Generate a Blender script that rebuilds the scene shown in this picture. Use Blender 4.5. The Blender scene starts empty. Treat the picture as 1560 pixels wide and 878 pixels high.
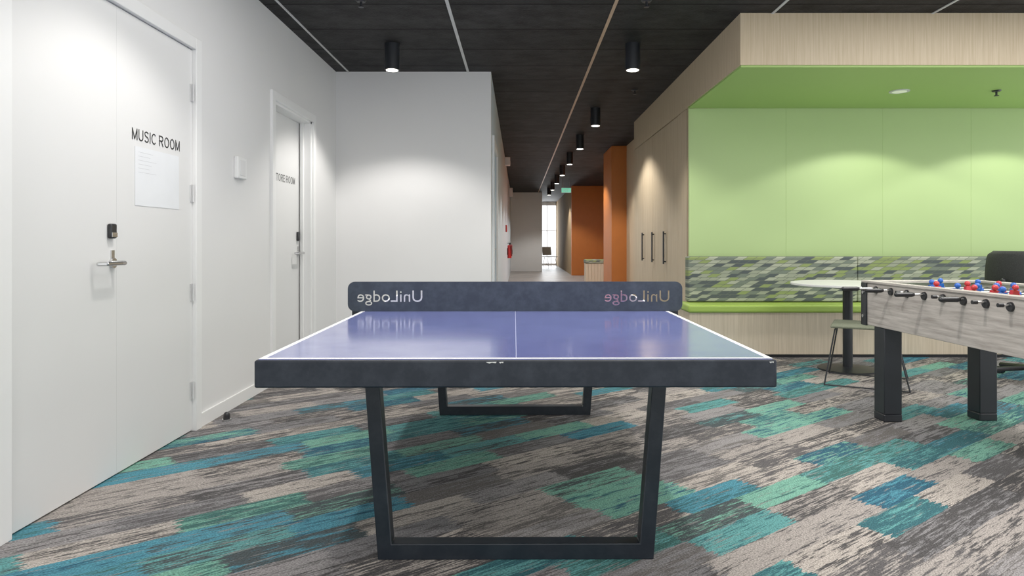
import bpy, bmesh, math, random
from mathutils import Vector, Matrix, Euler
random.seed(4)
S=bpy.context.scene
S.view_settings.view_transform='Standard'
S.view_settings.look='None'
S.view_settings.exposure=0.25
S.view_settings.gamma=1.1
LINK=bpy.context.scene.collection.objects.link
F=1045.0; VX=790.0; VY=367.0; CH=1.11
def PX(px,Z): return (px-VX)/F*Z
def PZ(py,Z): return CH-(py-VY)/F*Z
# ---------------- camera
cd=bpy.data.cameras.new('camera'); cam=bpy.data.objects.new('camera',cd); LINK(cam)
cam.location=(0,0,CH); cam.rotation_euler=(math.radians(90),0,0)
cd.sensor_width=36; cd.lens=36*F/1560; cd.shift_x=-10/1560; cd.shift_y=-72/1560; cd.clip_end=200
S.camera=cam
# ---------------- node helpers
class NT:
    def __init__(s,name):
        s.m=bpy.data.materials.new(name); s.m.use_nodes=True
        s.t=s.m.node_tree; s.b=s.t.nodes['Principled BSDF']
    def n(s,typ,**kw):
        nd=s.t.nodes.new(typ)
        for k,v in kw.items(): setattr(nd,k,v)
        return nd
    def l(s,a,b): s.t.links.new(a,b)
    def math(s,op,a,b=None,c=None):
        nd=s.n('ShaderNodeMath',operation=op)
        for i,v in enumerate((a,b,c)):
            if v is None: continue
            if isinstance(v,(int,float)): nd.inputs[i].default_value=v
            else: s.l(v,nd.inputs[i])
        return nd.outputs[0]
    def comb(s,x,y,z=0):
        nd=s.n('ShaderNodeCombineXYZ')
        for i,v in enumerate((x,y,z)):
            if isinstance(v,(int,float)): nd.inputs[i].default_value=v
            else: s.l(v,nd.inputs[i])
        return nd.outputs[0]
    def obj(s):
        return s.n('ShaderNodeTexCoord').outputs['Object']
    def sep(s,v):
        nd=s.n('ShaderNodeSeparateXYZ'); s.l(v,nd.inputs[0]); return nd.outputs
    def white(s,v):
        nd=s.n('ShaderNodeTexWhiteNoise',noise_dimensions='3D'); s.l(v,nd.inputs['Vector']); return nd.outputs['Value']
    def noise(s,v,scale=1,detail=2,rough=.5):
        nd=s.n('ShaderNodeTexNoise'); s.l(v,nd.inputs['Vector'])
        nd.inputs['Scale'].default_value=scale; nd.inputs['Detail'].default_value=detail; nd.inputs['Roughness'].default_value=rough
        return nd.outputs['Fac']
    def ramp(s,f,stops,interp='LINEAR'):
        nd=s.n('ShaderNodeValToRGB'); nd.color_ramp.interpolation=interp
        el=nd.color_ramp.elements
        while len(el)<len(stops): el.new(.5)
        for e,(p,c) in zip(el,stops):
            e.position=p; e.color=(*c,1) if not isinstance(c,float) else (c,c,c,1)
        s.l(f,nd.inputs[0]); return nd.outputs[0]
    def mix(s,f,a,b,bt='MIX'):
        nd=s.n('ShaderNodeMix',data_type='RGBA',blend_type=bt)
        for i,v in ((0,f),(6,a),(7,b)):
            if isinstance(v,(int,float)): nd.inputs[i].default_value=v
            elif isinstance(v,tuple): nd.inputs[i].default_value=(*v,1)
            else: s.l(v,nd.inputs[i])
        return nd.outputs[2]
    def bump(s,h,strength=.2,dist=.01):
        nd=s.n('ShaderNodeBump'); nd.inputs['Strength'].default_value=strength; nd.inputs['Distance'].default_value=dist
        s.l(h,nd.inputs['Height']); s.l(nd.outputs[0],s.b.inputs['Normal'])
    def fin(s,rough=.5,metal=0,spec=.5):
        s.b.inputs['Roughness'].default_value=rough; s.b.inputs['Metallic'].default_value=metal
        s.b.inputs['Specular IOR Level'].default_value=spec
        return s.m
def plain(name,c,rough=.5,metal=0,spec=.5,var=.06,scale=6,emit=0):
    n=NT(name); f=n.noise(n.obj(),scale,3)
    a=tuple(x*(1-var) for x in c); b=tuple(min(1,x*(1+var)) for x in c)
    n.l(n.ramp(f,[(.3,a),(.7,b)]),n.b.inputs['Base Color'])
    if emit:
        n.b.inputs['Emission Color'].default_value=(*c,1); n.b.inputs['Emission Strength'].default_value=emit
    return n.fin(rough,metal,spec)
def wood(name,c1,c2,axis='z',rough=.45,f=70,spec=.5):
    n=NT(name); x,y,z=n.sep(n.obj())
    v={'z':(f,f,2.2),'x':(2.2,f,f),'y':(f,2.2,f)}[axis]
    vec=n.comb(n.math('MULTIPLY',x,v[0]),n.math('MULTIPLY',y,v[1]),n.math('MULTIPLY',z,v[2]))
    a=n.noise(vec,1,4,.6); 
    n.l(n.ramp(a,[(.3,c1),(.7,c2)]),n.b.inputs['Base Color'])
    return n.fin(rough,0,spec)
M={}
M['white']=plain('white_paint',(.735,.73,.725),.6,var=.01,scale=2)
M['doorwhite']=plain('white_door_laminate',(.72,.717,.71),.45,var=.01,scale=2)
M['trimwhite']=plain('white_trim_gloss',(.80,.798,.79),.4,var=.01)
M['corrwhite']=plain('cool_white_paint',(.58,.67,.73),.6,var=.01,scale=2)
M['oak']=wood('pale_oak_veneer',(.52,.405,.255),(.66,.54,.38))
M['oakmatt']=wood('matt_oak_panel',(.36,.25,.14),(.48,.35,.21),rough=.9,spec=.1)
M['oakx']=wood('pale_oak_bench',(.56,.46,.33),(.70,.59,.45))
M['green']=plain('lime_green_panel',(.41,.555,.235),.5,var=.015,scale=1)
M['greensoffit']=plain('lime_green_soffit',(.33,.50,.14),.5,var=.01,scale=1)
M['greenvinyl']=plain('lime_green_vinyl',(.33,.48,.08),.45,var=.04)
M['orange']=plain('orange_laminate',(.55,.165,.03),.45,var=.03)
M['black']=plain('matt_black_metal',(.012,.014,.018),.4,var=.2)
M['blackplastic']=plain('black_plastic',(.015,.015,.017),.35,var=.2)
M['chrome']=plain('brushed_steel',(.6,.6,.6),.25,1,var=.05)
M['satin']=plain('satin_pale_steel',(.6,.6,.6),.4,0,var=.05)
M['greyline']=plain('pale_grey_seam',(.6,.6,.6),.6)
M['brass']=plain('warm_ceiling_seam',(.50,.34,.22),.5)
M['shadowline']=plain('shadow_gap',(.6,.6,.59),.8)
M['greenseam']=plain('green_panel_gap',(.385,.525,.215),.7)
M['oakseam']=plain('oak_panel_gap',(.22,.16,.10),.7)
M['paper']=plain('white_paper',(.75,.765,.785),.7,var=.02)
M['ink']=plain('black_ink',(.02,.02,.02),.6)
M['greyink']=plain('dark_grey_ink',(.07,.07,.07),.6)
M['red']=plain('red_paint',(.5,.02,.02),.35)
M['redp']=plain('red_plastic',(.55,.03,.04),.3)
M['bluep']=plain('blue_plastic',(.02,.11,.5),.3)
M['lens']=plain('lamp_lens',(1,.95,.85),.5,emit=6,var=0)
M['lensdim']=plain('lamp_lens_dim',(.8,.85,.7),.5,emit=.2,var=0)
M['exitgreen']=plain('exit_sign_face',(.18,.65,.45),.5,emit=.6,var=0)
M['tablewhite']=plain('white_laminate_top',(.8,.79,.77),.35,var=.02)
M['seatolive']=plain('olive_fabric',(.16,.175,.12),.8,var=.15,scale=60)
M['field']=plain('pitch_surface',(.25,.42,.25),.4)
M['meshback']=plain('black_mesh_fabric',(.02,.022,.02),.7,var=.4,scale=150)
M['linewhite']=plain('white_line_paint',(.85,.85,.88),.35,var=.02)
M['linepale']=plain('pale_blue_line_paint',(.5,.53,.72),.35,var=.02)
M['glasswhite']=plain('window_frame_white',(.7,.7,.72),.4)
M['faint']=plain('faint_print',(.55,.56,.58),.7)
# ceiling
n=NT('black_wood_wool_ceiling'); o=n.obj(); x,y,z=n.sep(o)
f=n.noise(n.comb(n.math('MULTIPLY',x,3.5),n.math('MULTIPLY',y,5),z),1,8,.8)
pr=n.white(n.comb(n.math('FLOOR',n.math('DIVIDE',n.math('SUBTRACT',x,.718),1.245)),n.math('FLOOR',n.math('ADD',n.math('DIVIDE',y,.6),.5)),1))
fr=n.math('FRACT',n.math('DIVIDE',y,.6))
sm=n.math('LESS_THAN',n.math('ABSOLUTE',n.math('SUBTRACT',fr,.5)),.013)
c=n.ramp(f,[(.38,(.007,.0065,.007)),(.62,(.035,.033,.034))])
c=n.mix(1.0,c,n.ramp(pr,[(0,.7),(1,1.15)]),'MULTIPLY')
n.l(n.mix(sm,c,(.001,.001,.001)),n.b.inputs['Base Color'])
n.l(n.math('ADD',n.math('MULTIPLY',sm,.2),.7),n.b.inputs['Roughness'])
n.bump(n.noise(o,60,4),.3,.01); n.b.inputs['Specular IOR Level'].default_value=.22
M['ceiling']=n.m
# carpet
n=NT('carpet_planks'); x,y,z=n.sep(n.obj()); A=math.radians(53)
u=n.math('ADD',n.math('MULTIPLY',x,math.sin(A)),n.math('MULTIPLY',y,math.cos(A)))
v=n.math('SUBTRACT',n.math('MULTIPLY',x,math.cos(A)),n.math('MULTIPLY',y,math.sin(A)))
RH=.15; CL=.50
rag=n.noise(n.comb(n.math('MULTIPLY',u,3),n.math('MULTIPLY',v,70),9),1,2,.6)
wob=n.noise(n.comb(n.math('MULTIPLY',u,14),n.math('MULTIPLY',v,8),4),1,2,.6)
ur=n.math('ADD',u,n.math('MULTIPLY',n.math('SUBTRACT',rag,.5),.16))
vr=n.math('ADD',v,n.math('MULTIPLY',n.math('SUBTRACT',wob,.5),.016))
row=n.math('FLOOR',n.math('DIVIDE',vr,RH))
rr=n.white(n.comb(row,3.3,1))
uu=n.math('ADD',n.math('DIVIDE',ur,CL),n.math('MULTIPLY',rr,9.7))
cell=n.math('FLOOR',uu)
r1=n.white(n.comb(cell,row,2)); r2=n.white(n.comb(cell,row,7)); r3=n.white(n.comb(cell,row,11)); r4=n.white(n.comb(cell,row,23))
cu=n.math('MULTIPLY',n.math('SUBTRACT',cell,n.math('MULTIPLY',rr,9.7)),CL)
cl=n.noise(n.comb(cu,n.math('MULTIPLY',row,RH*1.5),5),1.35,0)
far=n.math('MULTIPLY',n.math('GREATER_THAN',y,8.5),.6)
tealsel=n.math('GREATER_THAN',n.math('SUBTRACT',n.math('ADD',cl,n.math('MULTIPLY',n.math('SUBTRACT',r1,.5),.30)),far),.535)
st=n.noise(n.comb(n.math('MULTIPLY',u,8),n.math('MULTIPLY',v,95),n.math('MULTIPLY',r3,40)),1,4,.75)
st2=n.noise(n.comb(n.math('MULTIPLY',u,2.5),n.math('MULTIPLY',v,30),n.math('MULTIPLY',r4,30)),1,2,.5)
sc=n.noise(n.comb(n.math('MULTIPLY',u,5),n.math('MULTIPLY',v,60),77),1,3,.6)
st=n.math('ADD',n.math('MULTIPLY',st,.7),n.math('MULTIPLY',st2,.3))
fib=n.noise(n.comb(n.math('MULTIPLY',u,130),n.math('MULTIPLY',v,220),0),1,1)
thr=n.math('ADD',n.math('MULTIPLY',r2,.11),.445)
stv=n.ramp(n.math('ADD',n.math('SUBTRACT',st,thr),.5),[(.47,0.0),(.53,1.0)])
gd=n.ramp(r3,[(0,(.070,.066,.067)),(.5,(.098,.092,.094)),(.8,(.14,.128,.122))],'CONSTANT')
gl=n.ramp(r4,[(0,(.35,.315,.29)),(.3,(.215,.207,.212)),(.55,(.43,.385,.345)),(.8,(.27,.255,.255))],'CONSTANT')
td=n.ramp(r3,[(0,(.025,.09,.14)),(.3,(.035,.115,.135)),(.55,(.06,.075,.08)),(.75,(.045,.125,.115))],'CONSTANT')
tl=n.ramp(r4,[(0,(.07,.24,.31)),(.35,(.105,.30,.295)),(.7,(.165,.37,.285))],'CONSTANT')
gray=n.mix(stv,gd,gl); teal=n.mix(stv,td,tl)
# a few streaks of the neighbouring tone inside each teal plank
teal=n.mix(n.ramp(sc,[(.60,0.0),(.64,.75)]),teal,(.22,.215,.21))
col=n.mix(tealsel,gray,teal)
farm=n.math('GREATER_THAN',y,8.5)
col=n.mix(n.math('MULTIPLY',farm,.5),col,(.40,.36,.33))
col=n.mix(1.0,col,n.ramp(fib,[(.35,.60),(.65,1.25)]),'MULTIPLY')
n.l(col,n.b.inputs['Base Color']); n.bump(fib,.3,.004)
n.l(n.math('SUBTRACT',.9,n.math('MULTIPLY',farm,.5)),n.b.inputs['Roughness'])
n.b.inputs['Specular IOR Level'].default_value=.15
M['carpet']=n.m
# cushion fabric
n=NT('patterned_upholstery'); x,y,z=n.sep(n.obj())
RW_=.034
row=n.math('FLOOR',n.math('DIVIDE',z,RW_))
zz_=n.math('FRACT',n.math('DIVIDE',z,RW_))
sk=n.math('ADD',n.math('ADD',n.math('DIVIDE',x,.095),n.math('MULTIPLY',zz_,-.62)),n.math('MULTIPLY',n.white(n.comb(row,1,1)),1.0))
cell=n.math('FLOOR',sk); r=n.white(n.comb(cell,row,1))
c=n.ramp(r,[(0,(.085,.10,.105)),(.2,(.31,.335,.255)),(.45,(.25,.31,.12)),(.64,(.17,.20,.165)),(.80,(.39,.41,.32))],'CONSTANT')
edge=n.math('MAXIMUM',n.math('LESS_THAN',zz_,.12),n.math('LESS_THAN',n.math('FRACT',sk),.07))
n.l(n.mix(edge,c,(.13,.145,.12)),n.b.inputs['Base Color']); M['pattern']=n.fin(.85,0,.2)
# table blue
n=NT('blue_table_surface'); f=n.noise(n.obj(),3,5)
n.l(n.ramp(f,[(.3,(.145,.17,.42)),(.7,(.16,.19,.46))]),n.b.inputs['Base Color'])
n.l(n.ramp(n.noise(n.obj(),9,4),[(.3,.15),(.7,.22)]),n.b.inputs['Roughness'])
M['blue']=n.m; n.b.inputs['Specular IOR Level'].default_value=.85; n.b.inputs['Coat Weight'].default_value=.5; n.b.inputs['Coat Roughness'].default_value=.1
def scuffed(name,a,b,rough):
    n=NT(name); f=n.noise(n.obj(),14,6,.7)
    n.l(n.ramp(f,[(.42,a),(.78,b)]),n.b.inputs['Base Color']); return n.fin(rough,0,.35)
M['apron']=scuffed('scuffed_dark_navy_edge',(.008,.012,.020),(.026,.032,.044),.5)
M['net']=scuffed('slate_metal_net',(.028,.038,.058),(.062,.078,.104),.4)
M['tleg']=scuffed('dark_slate_steel',(.008,.012,.018),(.018,.023,.030),.4)
M['chip']=plain('chipped_pale_edge',(.6,.6,.58),.7)
n=NT('greywashed_wood'); x,y,z=n.sep(n.obj())
f=n.noise(n.comb(n.math('MULTIPLY',x,20),n.math('MULTIPLY',y,4),n.math('MULTIPLY',z,60)),1,5,.65)
n.l(n.ramp(f,[(.3,(.30,.265,.24)),(.7,(.56,.515,.475))]),n.b.inputs['Base Color']); M['greywood']=n.fin(.5)
# ---------------- mesh helpers
class MB:
    def __init__(s): s.bm=bmesh.new()
    def box(s,x0,x1,y0,y1,z0,z1,rot=None,piv=None):
        m=Matrix.Translation(((x0+x1)/2,(y0+y1)/2,(z0+z1)/2))@Matrix.Diagonal((abs(x1-x0),abs(y1-y0),abs(z1-z0),1))
        r=bmesh.ops.create_cube(s.bm,size=1,matrix=m)
        if rot is not None:
            p=Vector(piv) if piv else Vector(((x0+x1)/2,(y0+y1)/2,(z0+z1)/2))
            R=Matrix.Translation(p)@Euler(rot).to_matrix().to_4x4()@Matrix.Translation(-p)
            bmesh.ops.transform(s.bm,matrix=R,verts=r['verts'])
        return s
    def cyl(s,p0,p1,r0,r1=None,seg=20):
        p0=Vector(p0);p1=Vector(p1); d=p1-p0
        q=d.to_track_quat('Z','Y').to_matrix().to_4x4()
        bmesh.ops.create_cone(s.bm,cap_ends=True,segments=seg,radius1=r0,radius2=r0 if r1 is None else r1,depth=d.length,matrix=Matrix.Translation((p0+p1)/2)@q)
        return s
    def sph(s,p,r,sc=(1,1,1),u=12,v=8):
        bmesh.ops.create_uvsphere(s.bm,u_segments=u,v_segments=v,radius=r,matrix=Matrix.Translation(p)@Matrix.Diagonal((*sc,1)))
        return s
    def tube(s,pts,r,seg=10,closed=False):
        n=len(pts)
        for i in range(n if closed else n-1): s.cyl(pts[i],pts[(i+1)%n],r,seg=seg)
        for p in pts: s.sph(p,r*1.0,u=seg,v=6)
        return s
    def prism(s,pts,axis,a,b):
        def mk(p,t):
            return {'y':(p[0],t,p[1]),'z':(p[0],p[1],t),'x':(t,p[0],p[1])}[axis]
        A_=[s.bm.verts.new(mk(p,a)) for p in pts]; B_=[s.bm.verts.new(mk(p,b)) for p in pts]
        s.bm.faces.new(A_); s.bm.faces.new(B_[::-1]); k=len(pts)
        for i in range(k): s.bm.faces.new((A_[i],B_[i],B_[(i+1)%k],A_[(i+1)%k]))
        return s
    def done(s,name,mat,parent=None,bevel=0,label=None,seg=2):
        bmesh.ops.recalc_face_normals(s.bm,faces=s.bm.faces)
        me=bpy.data.meshes.new(name); s.bm.to_mesh(me); s.bm.free()
        me.materials.append(M[mat]); me.shade_smooth(); me.set_sharp_from_angle(angle=math.radians(35))
        o=bpy.data.objects.new(name,me); LINK(o)
        if parent: o.parent=parent
        if bevel:
            b=o.modifiers.new('bevel','BEVEL'); b.width=bevel; b.segments=seg; b.limit_method='ANGLE'
        if label: o['label']=label
        return o
def rrect(cx,cy,w,h,r,n=6):
    pts=[]
    for (sx,sy,a0) in ((1,1,0),(-1,1,90),(-1,-1,180),(1,-1,270)):
        for i in range(n+1):
            a=math.radians(a0+90*i/n); pts.append((cx+sx*(w/2-r)+r*math.cos(a),cy+sy*(h/2-r)+r*math.sin(a)))
    return pts
def struct(o): o['kind']='structure'; return o
def sbox(name,x0,x1,y0,y1,z0,z1,mat,bevel=0): return struct(MB().box(x0,x1,y0,y1,z0,z1).done(name,mat,bevel=bevel))
def thing(name,loc,label,cat,rz=0,group=None):
    e=bpy.data.objects.new(name,None); LINK(e); e.empty_display_size=.1
    e.location=loc; e.rotation_euler=(0,0,rz); e['label']=label; e['category']=cat
    if group: e['group']=group
    return e
def tag(o,label,cat,group=None):
    o['label']=label; o['category']=cat
    if group: o['group']=group
    return o
def textmesh(s,size,extr,name='lettering',width=None,height=None):
    c=bpy.data.curves.new('t','FONT'); c.body=s; c.size=size; c.extrude=extr; c.resolution_u=4
    o=bpy.data.objects.new('t',c); LINK(o); bpy.context.view_layer.update()
    me=bpy.data.meshes.new_from_object(o.evaluated_get(bpy.context.evaluated_depsgraph_get()))
    bpy.data.objects.remove(o)
    xs=[v.co.x for v in me.vertices]; ys=[v.co.y for v in me.vertices]
    sx=width/(max(xs)-min(xs)) if width else 1; sy=height/(max(ys)-min(ys)) if height else sx
    for v in me.vertices: v.co.x=(v.co.x-min(xs))*sx; v.co.y=(v.co.y-(min(ys) if height else 0))*sy
    me.name=name
    return me
# plain sans-serif stroke capitals drawn as flat shapes
def arc(cx,cy,rx,ry,a0,a1,n=14):
    return [(cx+rx*math.cos(math.radians(a0+(a1-a0)*i/n)),cy+ry*math.sin(math.radians(a0+(a1-a0)*i/n))) for i in range(n+1)]
T_=.125; h_=T_/2
GL={
'M':(.83,[[(h_,0),(h_,1)],[(h_,1-h_*.6),(.415,h_)],[(.415,h_),(.83-h_,1-h_*.6)],[(.83-h_,1),(.83-h_,0)]]),
'U':(.74,[[(h_,1),(h_,.34)]+arc(.37,.34,.37-h_,.34-h_,180,360)+[(.74-h_,1)]]),
'I':(T_,[[(h_,0),(h_,1)]]),
'C':(.76,[arc(.40,.5,.40-h_,.5-h_,42,318,22)]),
'O':(.84,[arc(.42,.5,.42-h_,.5-h_,0,360,28)]),
'S':(.70,[arc(.35,.735,.28,.2,20,200,12)[:-1]+[(.10,.68),(.17,.58),(.35,.52),(.53,.46),(.62,.36)]+arc(.35,.275,.285,.215,5,-160,12)]),
'R':(.76,[[(h_,0),(h_,1)],[(h_,1-h_),(.44,1-h_)]+arc(.44,.72,.22,.28-h_,90,-90,10)+[(h_,.44+h_)],[(.40,.48),(.70,0)]]),
'T':(.72,[[(0,1-h_),(.72,1-h_)],[(.36,1),(.36,0)]]),
'E':(.64,[[(h_,0),(h_,1)],[(0,1-h_),(.63,1-h_)],[(0,.53),(.59,.53)],[(0,h_),(.64,h_)]]),
}
def capsmesh(s,width,height,name='lettering'):
    bm=bmesh.new(); x=0; kz=0
    for ch in s:
        if ch==' ': x+=.34; continue
        w_,strokes=GL[ch]
        for pl in strokes:
            k=len(pl); L=[];R=[]
            for i in range(k):
                a=Vector(pl[max(i-1,0)]); b=Vector(pl[min(i+1,k-1)])
                d=(b-a).normalized(); nn=Vector((-d.y,d.x))*h_; p=Vector(pl[i])+Vector((x,0))
                L.append(bm.verts.new((p.x+nn.x,p.y+nn.y,kz))); R.append(bm.verts.new((p.x-nn.x,p.y-nn.y,kz)))
            for i in range(k-1): bm.faces.new((R[i],R[i+1],L[i+1],L[i]))
            kz+=.0002
        x+=w_+.17
    tot=x-.17
    for v_ in bm.verts: v_.co.x*=width/tot; v_.co.y*=height; v_.co.z*=.05
    me=bpy.data.meshes.new(name); bm.to_mesh(me); bm.free(); return me
def copytree(e,loc,rz=None):
    r=e.copy(); LINK(r); r.location=loc
    if rz is not None: r.rotation_euler=(0,0,rz)
    def rec(a,b):
        for ch in a.children:
            k=ch.copy(); LINK(k); k.parent=b; rec(ch,k)
    rec(e,r); return r
H=2.87
# ---------------- shell
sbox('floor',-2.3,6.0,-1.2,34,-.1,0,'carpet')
sbox('ceiling',-2.3,6.0,-1.2,34,H,H+.1,'ceiling')
WX=-1.90
w=MB()
w.box(WX-.3,WX,-1.2,2.47,0,H); w.box(WX-.3,WX,4.07,5.32,0,H); w.box(WX-.3,WX,6.30,7.29,0,H)
w.box(WX-.3,WX,2.47,4.07,2.27,H); w.box(WX-.3,WX,5.32,6.30,2.20,H); w.box(WX-.3,WX-.2,2.4,6.4,0,2.4)
struct(w.done('wall_west','white'))
sbox('wall_north',WX,-.287,7.14,7.29,0,H,'white')
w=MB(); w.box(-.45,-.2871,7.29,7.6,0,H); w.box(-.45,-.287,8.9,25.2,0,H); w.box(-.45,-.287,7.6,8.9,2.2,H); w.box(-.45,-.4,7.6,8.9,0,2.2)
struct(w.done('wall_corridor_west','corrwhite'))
sbox('wall_corridor_end',-.287,.861,25,25.2,0,H,'trimwhite')
sbox('wall_corridor_far_west',.72,.861,25.2,31,0,H,'white')
sbox('wall_corridor_far_east',1.714,1.9,22.2,31,0,H,'oakmatt')
sbox('wall_oak',1.77,2.0,6.97,10.18,0,H,'oak')
sbox('wall_green',2.0,6.0,6.97,7.1,0,H,'green')
sbox('wall_green_return',1.72,2.0,6.968,6.97,0,2.454,'green')
sbox('trim_1',1.714,6.0,5.30,6.97,2.47,H,'oak')
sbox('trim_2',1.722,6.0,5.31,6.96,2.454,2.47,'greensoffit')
k=3
for px in (1198,1345,1480):
    X=PX(px,6.965); sbox('trim_%d'%k,X-.0012,X+.0012,6.969,6.972,.9,2.454,'greenseam'); k+=1
sbox('trim_%d'%k,1.714,1.77,6.97,10.18,2.46,H,'oak'); k+=1
sbox('trim_%d'%k,1.714,1.77,6.97,7.378,0,2.452,'oak'); k+=1
sbox('trim_%d'%k,1.735,1.77,7.378,10.18,2.44,2.46,'oakseam'); k+=1
sbox('trim_%d'%k,1.710,1.722,6.955,6.97,0,2.45,'oakseam'); k+=1
for X,mt,wd in ((-1.77,'greyline',.008),(-.526,'greyline',.012),(.718,'brass',.012),(1.963,'greyline',.01),(3.2,'greyline',.01)):
    y1=5.3 if X>1.8 else (7.14 if X<-.4 else 30)
    sbox('trim_%d'%k,X-wd,X+wd,-1,y1,H-.006,H+.01,mt); k+=1
sbox('baseboard_west',WX,WX+.012,4.09,5.25,0,.08,'trimwhite')
sbox('baseboard_west_far',WX,WX+.012,6.38,7.14,0,.08,'trimwhite')
sbox('baseboard_north',WX,-.287,7.128,7.14,0,.08,'trimwhite')
def archi(name,y0,y1,zt,w_,d):
    m=MB(); m.box(WX-.02,WX+d,y0-w_,y0,0,zt+w_); m.box(WX-.02,WX+d,y1,y1+w_,0,zt+w_); m.box(WX-.02,WX+d,y0,y1,zt,zt+w_)
    return struct(m.done(name,'trimwhite',bevel=.003))
archi('trim_%d'%k,2.545,4.0,2.225,.07,.022); k+=1
archi('trim_%d'%k,5.32,6.30,2.20,.07,.02); k+=1
m=MB(); m.box(WX-.14,WX,6.27,6.30,0,2.2); m.box(WX-.14,WX,5.32,5.34,0,2.2); m.box(WX-.14,WX,5.32,6.3,2.18,2.2)
m.box(WX-.085,WX-.06,6.235,6.275,0,2.18)
struct(m.done('trim_%d'%k,'trimwhite')); k+=1
def put_text(me,mat,loc,rot,parent,name='lettering',label=None):
    me.materials.clear(); me.materials.append(M[mat])
    o=bpy.data.objects.new(name,me); LINK(o); o.location=loc; o.rotation_euler=rot; o.parent=parent
    if label:o['label']=label
    return o
RW=(math.radians(90),0,math.radians(90))
def lever(par,x,yc,z):
    m=MB(); m.cyl((x,yc,z),(x+.012,yc,z),.024); m.box(x,x+.006,yc-.012,yc+.012,z-.02,z+.06)
    m.cyl((x,yc,z),(x+.06,yc,z),.011,seg=12); m.tube([(x+.06,yc,z),(x+.062,yc-.03,z),(x+.062,yc-.14,z),(x+.03,yc-.15,z)],.01)
    return m.done('handle','chrome',par,label='brushed steel lever handle')
d1=MB().box(WX-.05,WX-.003,2.55,3.2465,.008,2.22).done('door_1','doorwhite'); 
m=bmesh.new(); m.from_mesh(d1.data); bmesh.ops.create_cube(m,size=1,matrix=Matrix.Translation((WX-.0265,3.6225,1.114))@Matrix.Diagonal((.047,.749,2.212,1))); m.to_mesh(d1.data); m.free()
struct(d1)
sbox('trim_%d'%k,WX-.05,WX-.0035,3.246,3.249,.008,2.22,'shadowline'); k+=1
lever(d1,WX-.003,3.21,1.006)
MB().box(WX-.003,WX+.018,3.17,3.22,1.12,1.19).done('lock','blackplastic',d1,bevel=.008)
MB().box(WX+.018,WX+.021,3.175,3.215,1.128,1.148).done('lock_plate','chrome',d1)
for z in (1.97,1.385,.81,.24):
    MB().cyl((WX+.008,3.988,z-.05),(WX+.008,3.988,z+.05),.006,seg=12).box(WX-.002,WX+.001,3.970,3.985,z-.05,z+.05).done('hinge','satin',d1)
put_text(capsmesh('MUSIC ROOM',.475,.058),'ink',(WX-.0015,3.375,1.611),RW,d1)
d2=struct(MB().box(-2.04,-2.0,5.34,6.27,.008,2.18).done('door_2','doorwhite'))
lever(d2,-2.0,6.2,1.0)
MB().box(-2.0,-1.978,6.17,6.215,1.11,1.19).done('lock','blackplastic',d2,bevel=.006)
put_text(capsmesh('STORE ROOM',.53,.062),'greyink',(-1.9985,5.60,1.61),RW,d2)
p=thing('paper_notice',(WX-.002,3.4,1.286),'white paper notice with faint printed rows taped to the door','paper')
me_=MB().box(0,.0015,0,.44,0,.295).done('sheet','paper',p)
m=MB()
for r in range(6): m.box(.0015,.002,.03,.12+random.random()*.2,.268-r*.02,.2695-r*.02)
m.done('print','faint',p)
p=thing('wall_controller',(WX,4.65,1.53),'white plastic controller box mounted on the wall','thermostat')
MB().box(0,.03,-.075,.075,0,.145).done('housing','trimwhite',p,bevel=.006)
MB().box(.03,.033,-.045,.045,.02,.125).done('cover','white',p,bevel=.002)
p=thing('door_stop',(-1.80,4.23,0),'small steel and black rubber floor door stop','door stop')
MB().cyl((0,0,0),(0,0,.012),.028).done('base','chrome',p); MB().cyl((0,0,.012),(0,0,.035),.02).sph((0,0,.035),.02).done('bumper','blackplastic',p)
d3=struct(MB().box(-.4,-.36,7.62,8.88,.008,2.19).done('door_3','doorwhite'))
m=MB(); m.box(-.29,-.265,7.53,7.6,0,2.27); m.box(-.29,-.265,8.9,8.97,0,2.27); m.box(-.29,-.265,7.6,8.9,2.2,2.27)
struct(m.done('trim_%d'%k,'trimwhite')); k+=1
lever(d3,-.36,8.8,1.0)
# ---------------- tennis table
T=thing('table_tennis_table',(-.016,3.405,0),'table tennis table with glossy blue top and steel loop legs','table tennis table',rz=.0067)
MB().box(-.773,.773,-1.38,1.38,.675,.757).done('edge_frame','apron',T,bevel=.006,label='thick scuffed dark navy table edge')
MB().box(-.7625,.7625,-1.37,1.37,.752,.76).done('top','blue',T,label='glossy blue playing surface')
for nm,a in (('side_line',(-.7625,-.746,-1.37,1.37)),('side_line',(.746,.7625,-1.37,1.37)),('end_line',(-.746,.746,-1.37,-1.355)),('end_line',(-.746,.746,1.355,1.37))):
    MB().box(*a,.7595,.7606).done(nm,'linewhite',T,label='white painted line')
MB().box(-.001,.001,-1.352,1.352,.7595,.7603).done('center_line','linepale',T,label='thin pale centre line')
for x_,w_ in ((-.075,.014),(-.045,.006),(.755,.006)):
    MB().prism([(x_-w_,.7515),(x_-w_*.3,.7475),(x_+w_*.2,.7505),(x_+w_,.7485),(x_+w_*1.2,.7525)],'y',-1.3808,-1.3795).done('edge_chip','chip',T,label='small pale chip in the edge')
for y in (-.99,.99):
    m=MB(); m.prism([(-.53,.675),(-.48,.675),(-.432,.055),(.432,.055),(.48,.675),(.53,.675),(.48,0),(-.48,0)],'y',y-.03,y+.03)
    m.done('leg_frame','tleg',T,bevel=.003,label='dark steel loop leg')
    MB().box(-.6,.6,y-.05,y+.05,.665,.675).done('leg_bracket','tleg',T)
net=MB().prism(rrect(0,.8335,1.66,.147,.035),'y',-.003,.003).done('net','net',T,label='dark metal net plate with cut-out lettering')
cut=[]
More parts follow.
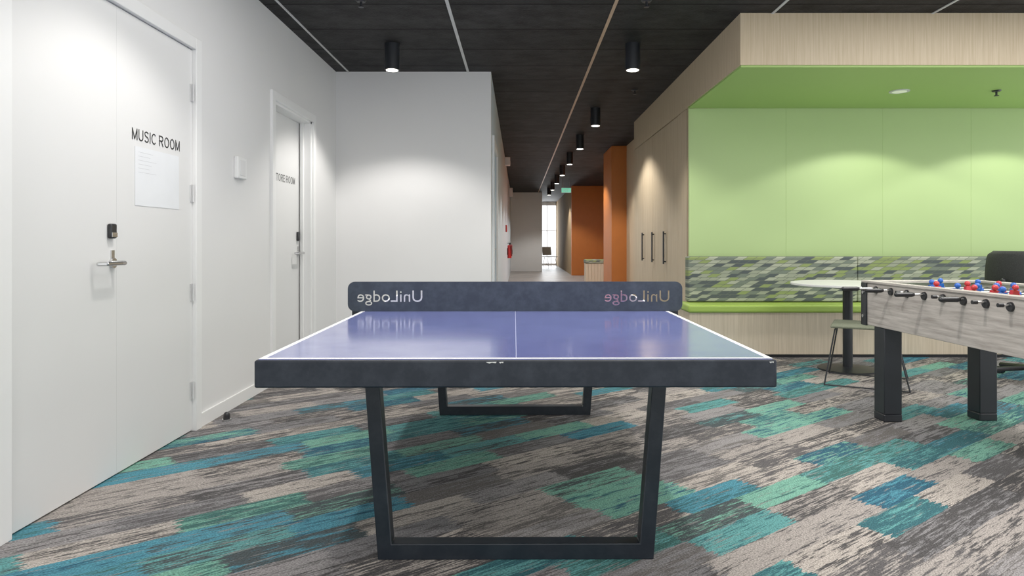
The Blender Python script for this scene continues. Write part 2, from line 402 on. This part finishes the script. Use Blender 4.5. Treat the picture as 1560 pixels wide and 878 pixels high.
for x1 in (-.461,.766):
    me=textmesh('UniLodge',.08,.03,width=.322,height=.074)
    o=bpy.data.objects.new('cutter',me); LINK(o)
    o.matrix_world=Matrix.Translation((x1,0,.789))@Euler((math.radians(90),0,math.radians(180))).to_matrix().to_4x4()
    cut.append(o)
bpy.context.view_layer.update()
for o in cut:
    bm_=net.modifiers.new('b','BOOLEAN'); bm_.operation='DIFFERENCE'; bm_.solver='EXACT'; bm_.object=o; bm_.use_self=True
Tm=T.matrix_world.copy()
for o in cut: o.matrix_world=Tm@o.matrix_world
bpy.context.view_layer.update()
me=bpy.data.meshes.new_from_object(net.evaluated_get(bpy.context.evaluated_depsgraph_get()))
net.modifiers.clear()
net.data=me; me.name='net'
for pl in me.polygons: pl.use_smooth=False
for o in cut: bpy.data.objects.remove(o)
for sx in (-1,1):
    MB().box(sx*.79-.02,sx*.79+.02,.003,.03,.68,.80).done('net_post','tleg',T)
# ---------------- spot lamps
G='black cylinder ceiling spotlights'
lamp=thing('ceiling_spotlight',(-1.13,6.13,H),'black cylindrical surface-mounted ceiling spotlight','ceiling light',group=G)
m=MB(); m.cyl((0,0,0),(0,0,-.235),.067,seg=32); hs=m.done('housing','black',lamp)
MB().cyl((0,0,-.2352),(0,0,-.238),.052,seg=32).done('lens','lens',lamp)
def addspot(par,e,size=105,blend=.5,z=-.26):
    l=bpy.data.lights.new('spot','SPOT'); l.energy=e; l.spot_size=math.radians(size); l.spot_blend=blend; l.shadow_soft_size=.05; l.color=(1,.965,.92)
    o=bpy.data.objects.new('lamp_light',l); LINK(o); o.parent=par; o.location=(0,0,z); return o
addspot(lamp,72,122,.4)
def setspot(c,e,a=None):
    for ch in c.children:
        if ch.type=='LIGHT':
            ch.data=ch.data.copy(); ch.data.energy=e
            if a: ch.data.spot_size=math.radians(a)
for loc,e in (((1.02,6.13),72),((-1.13,3.1),40),((1.02,3.1),62),((-1.13,.3),60),((1.02,.3),60),((3.2,3.1),72),((3.2,.3),60)):  # lamps above the camera and the right-hand row are unseen, added for fill
    setspot(copytree(lamp,(loc[0],loc[1],H)),e)
for i in range(7):
    setspot(copytree(lamp,(1.02,9.1+2.3*i,H)),90,125)
dl=thing('recessed_downlight',(3.42,6.16,2.454),'round recessed downlight in the green soffit','ceiling light',group='recessed downlights')
MB().cyl((0,0,0),(0,0,-.006),.085,seg=32).done('rim','satin',dl)
MB().cyl((0,0,-.006),(0,0,-.008),.06,seg=32).done('lens','lensdim',dl)
addspot(dl,40,130,.2,-.03)
copytree(dl,(4.85,6.16,2.454))
sp=thing('sprinkler_head',(4.27,6.13,2.454),'small fire sprinkler head fixed to the ceiling','sprinkler',group='sprinkler heads')
MB().cyl((0,0,0),(0,0,-.012),.04,.03).done('escutcheon','black',sp); MB().cyl((0,0,-.01),(0,0,-.045),.009,seg=10).cyl((0,0,-.045),(0,0,-.05),.02).done('head','black',sp)
for px,Z in ((550,5.02),(985,5.02),(967,8.0)):
    copytree(sp,(PX(px,Z),Z,H))
def area(name,loc,rot,sx,sy,e,col=(1,.985,.95)):
    l=bpy.data.lights.new(name,'AREA'); l.shape='RECTANGLE'; l.size=sx; l.size_y=sy; l.energy=e; l.color=col
    o=bpy.data.objects.new(name,l); LINK(o); o.location=loc; o.rotation_euler=rot; return o
area('fill_light',(.2,3.2,H-.02),(0,0,0),2.8,2.4,54)  # added fill light out of view, not a real ceiling fitting
area('fill_light',(3.6,3.4,H-.02),(0,0,0),2.4,2.4,54)  # second added fill, out of view over the right side
area('fill_light',(2.4,16,H-.3),(0,0,0),.5,3,36)  # added fill to brighten the orange niche, no fitting here
area('window_light',(1.29,31.5,1.45),(math.radians(-90),0,0),1.0,2.6,55,(.93,.97,1))
# ---------------- bench
B=thing('bench_seat',(3.8,6.6,0),'built-in bench with pale wood base and lime green vinyl seat','bench')
bx0=PX(1048,6.5)-3.8
MB().box(bx0+.02,2.2,-.08,.35,.03,.425).done('base','oakx',B)
MB().box(bx0+.05,2.2,-.05,.35,0,.03).done('plinth','black',B)
MB().box(bx0,2.2,-.12,.30,.428,.502).done('seat','greenvinyl',B,bevel=.02,seg=3)
G='patterned bench back cushions'
xs=[PX(1048,6.78),PX(1300,6.85),PX(1300,6.85)+1.95]
for i,(a,b) in enumerate(((xs[0],xs[1]-.002),(xs[1]+.002,xs[2]))):
    o=MB().box(a,b,6.76,6.90,.508,.955).done('back_cushion','pattern',bevel=.015,seg=3)
    tag(o,'long back cushion in green and grey geometric fabric','cushion',G)
# ---------------- oak cabinet doors
for i in range(4):
    y0=7.38+.69*i
    c=thing('cabinet_door',(1.735,y0,0),'tall pale oak cabinet door with black bar handle','cabinet door',group='tall oak cabinet doors')
    MB().box(-.021,0,.003,.687,.004,2.448).done('panel','oak',c)
    if i<3:
        MB().box(-.055,-.04,.60,.625,.84,1.22).box(-.042,-.021,.60,.625,.86,.875).box(-.042,-.021,.60,.625,1.185,1.2).done('handle','black',c,label='black bar handle')
# ---------------- corridor orange
sbox('wall_orange',1.722,2.6,12.7,13.9,0,H,'orange',bevel=.01)
sbox('wall_orange_far',1.70,3.0,22,22.2,0,H,'orange')
sbox('wall_orange_side',2.85,3.0,13.9,22,0,H,'orange')
sbox('wall_gap_east',2.0,2.1,10.18,12.7,0,H,'oak')
cb=thing('corridor_bench',(2.3,18.6,0),'low bench with pale slatted wood base and patterned cushion','bench')
m=MB(); m.box(-.49,.5,-.18,.3,0,.5)
for i in range(12): m.box(-.5+i*.083,-.44+i*.083,-.2,-.18,0,.5)
m.done('base','oakx',cb); MB().box(-.51,.5,-.22,.3,.5,.60).done('cushion','pattern',cb,bevel=.02)
ex=thing('exit_sign',(1.34,19.3,2.53),'green illuminated exit sign hanging from the ceiling','exit sign')
MB().box(-.14,.14,-.02,.02,-.07,.07).done('housing','trimwhite',ex); MB().box(-.13,.13,-.023,-.02,-.06,.06).done('face','exitgreen',ex)
for sx in (-.1,.1): MB().cyl((sx,0,.07),(sx,0,.34),.006).done('hanger','chrome',ex)
put_text(textmesh('EXIT',.08,.001,width=.16),'linewhite',(-.08,-.025,-.028),(math.radians(90),0,0),ex)
for px,py,Z in ((777,243,14.5),(784,293,21)):
    e=thing('wall_box',(-.287,Z,PZ(py,Z)),'small white box projecting from the corridor wall','wall box')
    MB().box(0,.11,-.1,.1,-.13,.13).done('housing','trimwhite',e,bevel=.01); MB().box(.11,.115,-.06,.06,-.1,-.04).done('grille','greyline',e)
for Z in (17.0,19.2):
    e=thing('fire_extinguisher',(-.225,Z,.68),'red fire extinguisher hung on the corridor wall','fire extinguisher',group='fire extinguishers')
    MB().cyl((0,0,0),(0,0,.3),.05).sph((0,0,.3),.05,(1,1,.6)).done('body','red',e)
    MB().cyl((0,0,.32),(0,0,.37),.015).box(-.06,.02,-.01,.01,.36,.375).done('valve','black',e)
    MB().tube([(.0,-.02,.35),(.03,-.055,.30),(.05,-.055,.15),(.05,-.045,.06)],.008).done('hose','black',e)
    MB().box(-.062,-.048,-.04,.04,.08,.25).done('bracket','black',e)
e=thing('fire_alarm_box',(-.287,15.2,1.3),'small red fire alarm box on the corridor wall','fire alarm')
MB().box(0,.03,-.09,.09,0,.16).done('body','red',e,bevel=.008); MB().box(.03,.034,-.07,.07,.02,.14).done('cover','redp',e)
m=MB(); m.box(.861,1.714,31,31.06,0,.08); m.box(.861,1.714,31,31.06,2.7,H)
for X in (.87,1.28,1.70): m.box(X-.015,X+.015,31,31.06,0,H)
m.box(.861,1.714,31,31.06,1.55,1.575)
struct(m.done('window_1','glasswhite'))
fc=thing('lounge_chair',(1.3,28.5,0),'white moulded chair standing by the window','chair',rz=.6)
MB().box(-.24,.24,-.22,.22,.43,.47).done('seat','tablewhite',fc,bevel=.015); MB().box(-.23,.23,.2,.24,.5,.86,rot=(-.15,0,0)).done('backrest','tablewhite',fc,bevel=.015)
for a in (-.2,.2):
    for b in (-.18,.18): MB().cyl((a*1.1,b*1.1,0),(a*.8,b*.8,.44),.010).done('leg','tablewhite',fc)
# ---------------- cafe table
ct=thing('cafe_table',(PX(1283,6.0),5.9,0),'white-topped cafe table with black pedestal and disc base','table')
MB().cyl((0,0,.728),(0,0,.748),.46,seg=64).done('top','tablewhite',ct,bevel=.004)
MB().cyl((0,0,.02),(0,0,.728),.04,seg=24).cyl((0,0,.70),(0,0,.727),.12).done('post','black',ct)
MB().cyl((0,0,0),(0,0,.014),.24,seg=48).cyl((0,0,.014),(0,0,.03),.24,.06,seg=48).done('base','black',ct)
# ---------------- wire chair
wc=thing('wire_chair',(2.70,5.35,0),'chair with olive upholstered seat and black wire sled frame','chair',rz=math.radians(62))
MB().box(-.235,.235,-.23,.23,.442,.462).done('seat','seatolive',wc,bevel=.008,seg=3)
MB().box(-.22,.22,-.245,-.22,.50,.80,rot=(.18,0,0)).done('backrest','seatolive',wc,bevel=.012,seg=3)
for s_ in (-1,1):
    MB().tube([(s_*.2,.2,.43),(s_*.27,.27,.012),(s_*.27,-.30,.012),(s_*.22,-.2,.43),(s_*.21,-.27,.80)],.006).done('leg_frame','black',wc)
MB().tube([(-.2,.2,.425),(.2,.2,.425)],.006).done('crossbar','black',wc)
MB().tube([(-.22,-.2,.425),(.22,-.2,.425)],.006).done('crossbar','black',wc)
# ---------------- office chair
oc=thing('office_chair',(4.07,5.45,0),'black mesh-back office chair on a five-star caster base','office chair',rz=math.radians(-68))
for i in range(5):
    a=i*math.tau/5+.35; ca,sa=math.cos(a),math.sin(a)
    MB().tube([(.03*ca,.03*sa,.10),(.29*ca,.29*sa,.075)],.02).done('leg','blackplastic',oc)
    MB().cyl((.3*ca-.02*sa,.3*sa+.02*ca,.03),(.3*ca+.02*sa,.3*sa-.02*ca,.03),.03,seg=16).cyl((.29*ca,.29*sa,.05),(.29*ca,.29*sa,.08),.01).done('caster','blackplastic',oc)
MB().cyl((0,0,.08),(0,0,.44),.028).box(-.1,.1,-.1,.1,.42,.45).done('gas_column','black',oc)
MB().prism(rrect(0,0,.48,.46,.1),'z',.45,.53).done('seat','meshback',oc,bevel=.02,seg=3)
m=MB(); N=12; vs=[]; NJ=16
for j in range(NJ+1):
    q=j/NJ; z=.56+.47*q; hw=.205-.02*abs(q-.4)
    e_=max(0,(q-.88)/.12, (.10-q)/.10); hw-=.045*(1-math.sqrt(max(0,1-e_*e_)))
    rowv=[]
    for i in range(N+1):
        t=-1+2*i/N; rowv.append(m.bm.verts.new((t*hw,-.25-.05*math.sin(q*2.6)+.055*t*t,z)))
    vs.append(rowv)
for j in range(NJ):
    for i in range(N): m.bm.faces.new((vs[j][i],vs[j][i+1],vs[j+1][i+1],vs[j+1][i]))
o=m.done('backrest','meshback',oc); q=o.modifiers.new('s','SOLIDIFY'); q.thickness=.02
MB().tube([(0,-.1,.43),(0,-.3,.45),(0,-.33,.6),(0,-.33,.8)],.02).done('back_support','blackplastic',oc)
for s_ in (-1,1):
    MB().tube([(s_*.2,0,.44),(s_*.29,0,.46),(s_*.29,0,.68)],.014).box(s_*.29-.035,s_*.29+.035,-.13,.13,.68,.71).done('armrest','blackplastic',oc)
# ---------------- foosball
FB=thing('football_table',(2.633,3.718,0),'table football game with greywashed wood body and thick black legs','football table',rz=.046)
hw,hl=.38,.72
ZB,ZT=.575,.842
m=MB(); m.box(-hw,-hw+.03,-hl,hl,ZB,ZT); m.box(hw-.03,hw,-hl,hl,ZB,ZT); m.box(-hw+.03,hw-.03,-hl,-hl+.03,ZB,ZT); m.box(-hw+.03,hw-.03,hl-.03,hl,ZB,ZT); m.box(-hw+.03,hw-.03,-hl+.03,hl-.03,ZB,ZB+.02)
m.done('body','greywood',FB,bevel=.003)
m=MB(); m.box(-hw-.008,-hw+.05,-hl-.01,hl+.01,ZT,ZT+.014); m.box(hw-.05,hw+.008,-hl-.01,hl+.01,ZT,ZT+.014); m.box(-hw+.05,hw-.05,hl-.09,hl+.01,ZT,ZT+.014); m.box(-hw+.05,hw-.05,-hl-.01,-hl+.09,ZT,ZT+.014)
m.done('top_rail','greywood',FB,bevel=.002)
MB().box(-hw+.03,hw-.03,-hl+.03,hl-.03,.67,.675).done('pitch','field',FB)
for sx in (-1,1):
    for sy in (-1,1):
        yy=.55 if sy>0 else -.662; xx=-.318 if sx<0 else .285
        if sy<0 and sx<0: xx=-.285
        MB().box(xx-.056,xx+.056,yy-.056,yy+.056,.045,ZB).prism(rrect(xx,yy,.118,.118,.012),'z',0,.045).done('leg','black',FB,bevel=.005)
        MB().box(sx*(hw+.003)-.007,sx*(hw+.003)+.007,sy*(hl-.02)-.03,sy*(hl-.02)+.03,ZB-.005,ZT).box(sx*(hw-.02)-.03,sx*(hw-.02)+.03,sy*(hl+.003)-.007,sy*(hl+.003)+.007,ZB-.005,ZT).done('corner_bracket','black',FB,bevel=.003)
        for zz in (.63,.78): MB().cyl((sx*(hw+.009),sy*(hl-.02),zz),(sx*(hw+.016),sy*(hl-.02),zz),.010,seg=14).done('bolt','chrome',FB)
def player():
    m=MB()
    m.prism([(-.014,-.035),(.014,-.035),(.020,.016),(.016,.034),(-.016,.034),(-.020,.016)],'y',-.012,.012)
    m.prism([(-.011,-.09),(.011,-.09),(.012,-.035),(-.012,-.035)],'y',-.013,.011)
    m.sph((0,0,.050),.016); m.cyl((-.03,0,0),(.03,0,0),.013,seg=12)
    return m
pm={}
for c in ('bluep','redp'):
    o=player().done('player',c); pm[c]=o.data; bpy.data.objects.remove(o)
cnt=[1,2,3,5,5,3,2,1]; blue=[1,1,0,1,0,1,0,0]; RZ=.812; slide=[0,.06,0,.05,0,.09,0,0]
for i in range(8):
    y=hl-.15-.157*i; off=random.uniform(-.03,.03); s_=-1 if blue[i] else 1; q_=slide[i]
    rod=MB().cyl((-hw-.13+q_ if s_<0 else -hw-.05+off*.3,0,0),(hw+.13 if s_>0 else hw+.05,0,0),.007,seg=12).done('rod','chrome',FB); rod.location=(0,y,RZ)
    h=MB().cyl((s_*(hw+.11-q_),0,0),(s_*(hw+.125-q_),0,0),.009,.014).cyl((s_*(hw+.125-q_),0,0),(s_*(hw+.21-q_),0,0),.014,.013).sph((s_*(hw+.21-q_),0,0),.013).done('handle','blackplastic',rod)
    if s_>0: MB().cyl((-hw-.065+off*.3,0,0),(-hw-.04+off*.3,0,0),.010,seg=12).done('end_cap','blackplastic',rod)
    for q in (-1,1):
        MB().cyl((q*(hw-.002),y,RZ-.008),(q*(hw+.010),y,RZ-.008),.024,.021,seg=24).done('bearing','blackplastic',FB)
    N=cnt[i]
    for j in range(N):
        o=bpy.data.objects.new('player',pm['bluep' if blue[i] else 'redp']); LINK(o); o.parent=rod
        o.location=((j-(N-1)/2)*(.56/max(N,2))+off,0,0); o.rotation_euler=(random.uniform(-.3,.3),0,0)
        o['label']='blue player figure' if blue[i] else 'red player figure'
# ---------------- world
wd=bpy.data.worlds.new('world'); S.world=wd; wd.use_nodes=True
wd.node_tree.nodes['Background'].inputs[0].default_value=(.98,.99,1,1); wd.node_tree.nodes['Background'].inputs[1].default_value=1.3
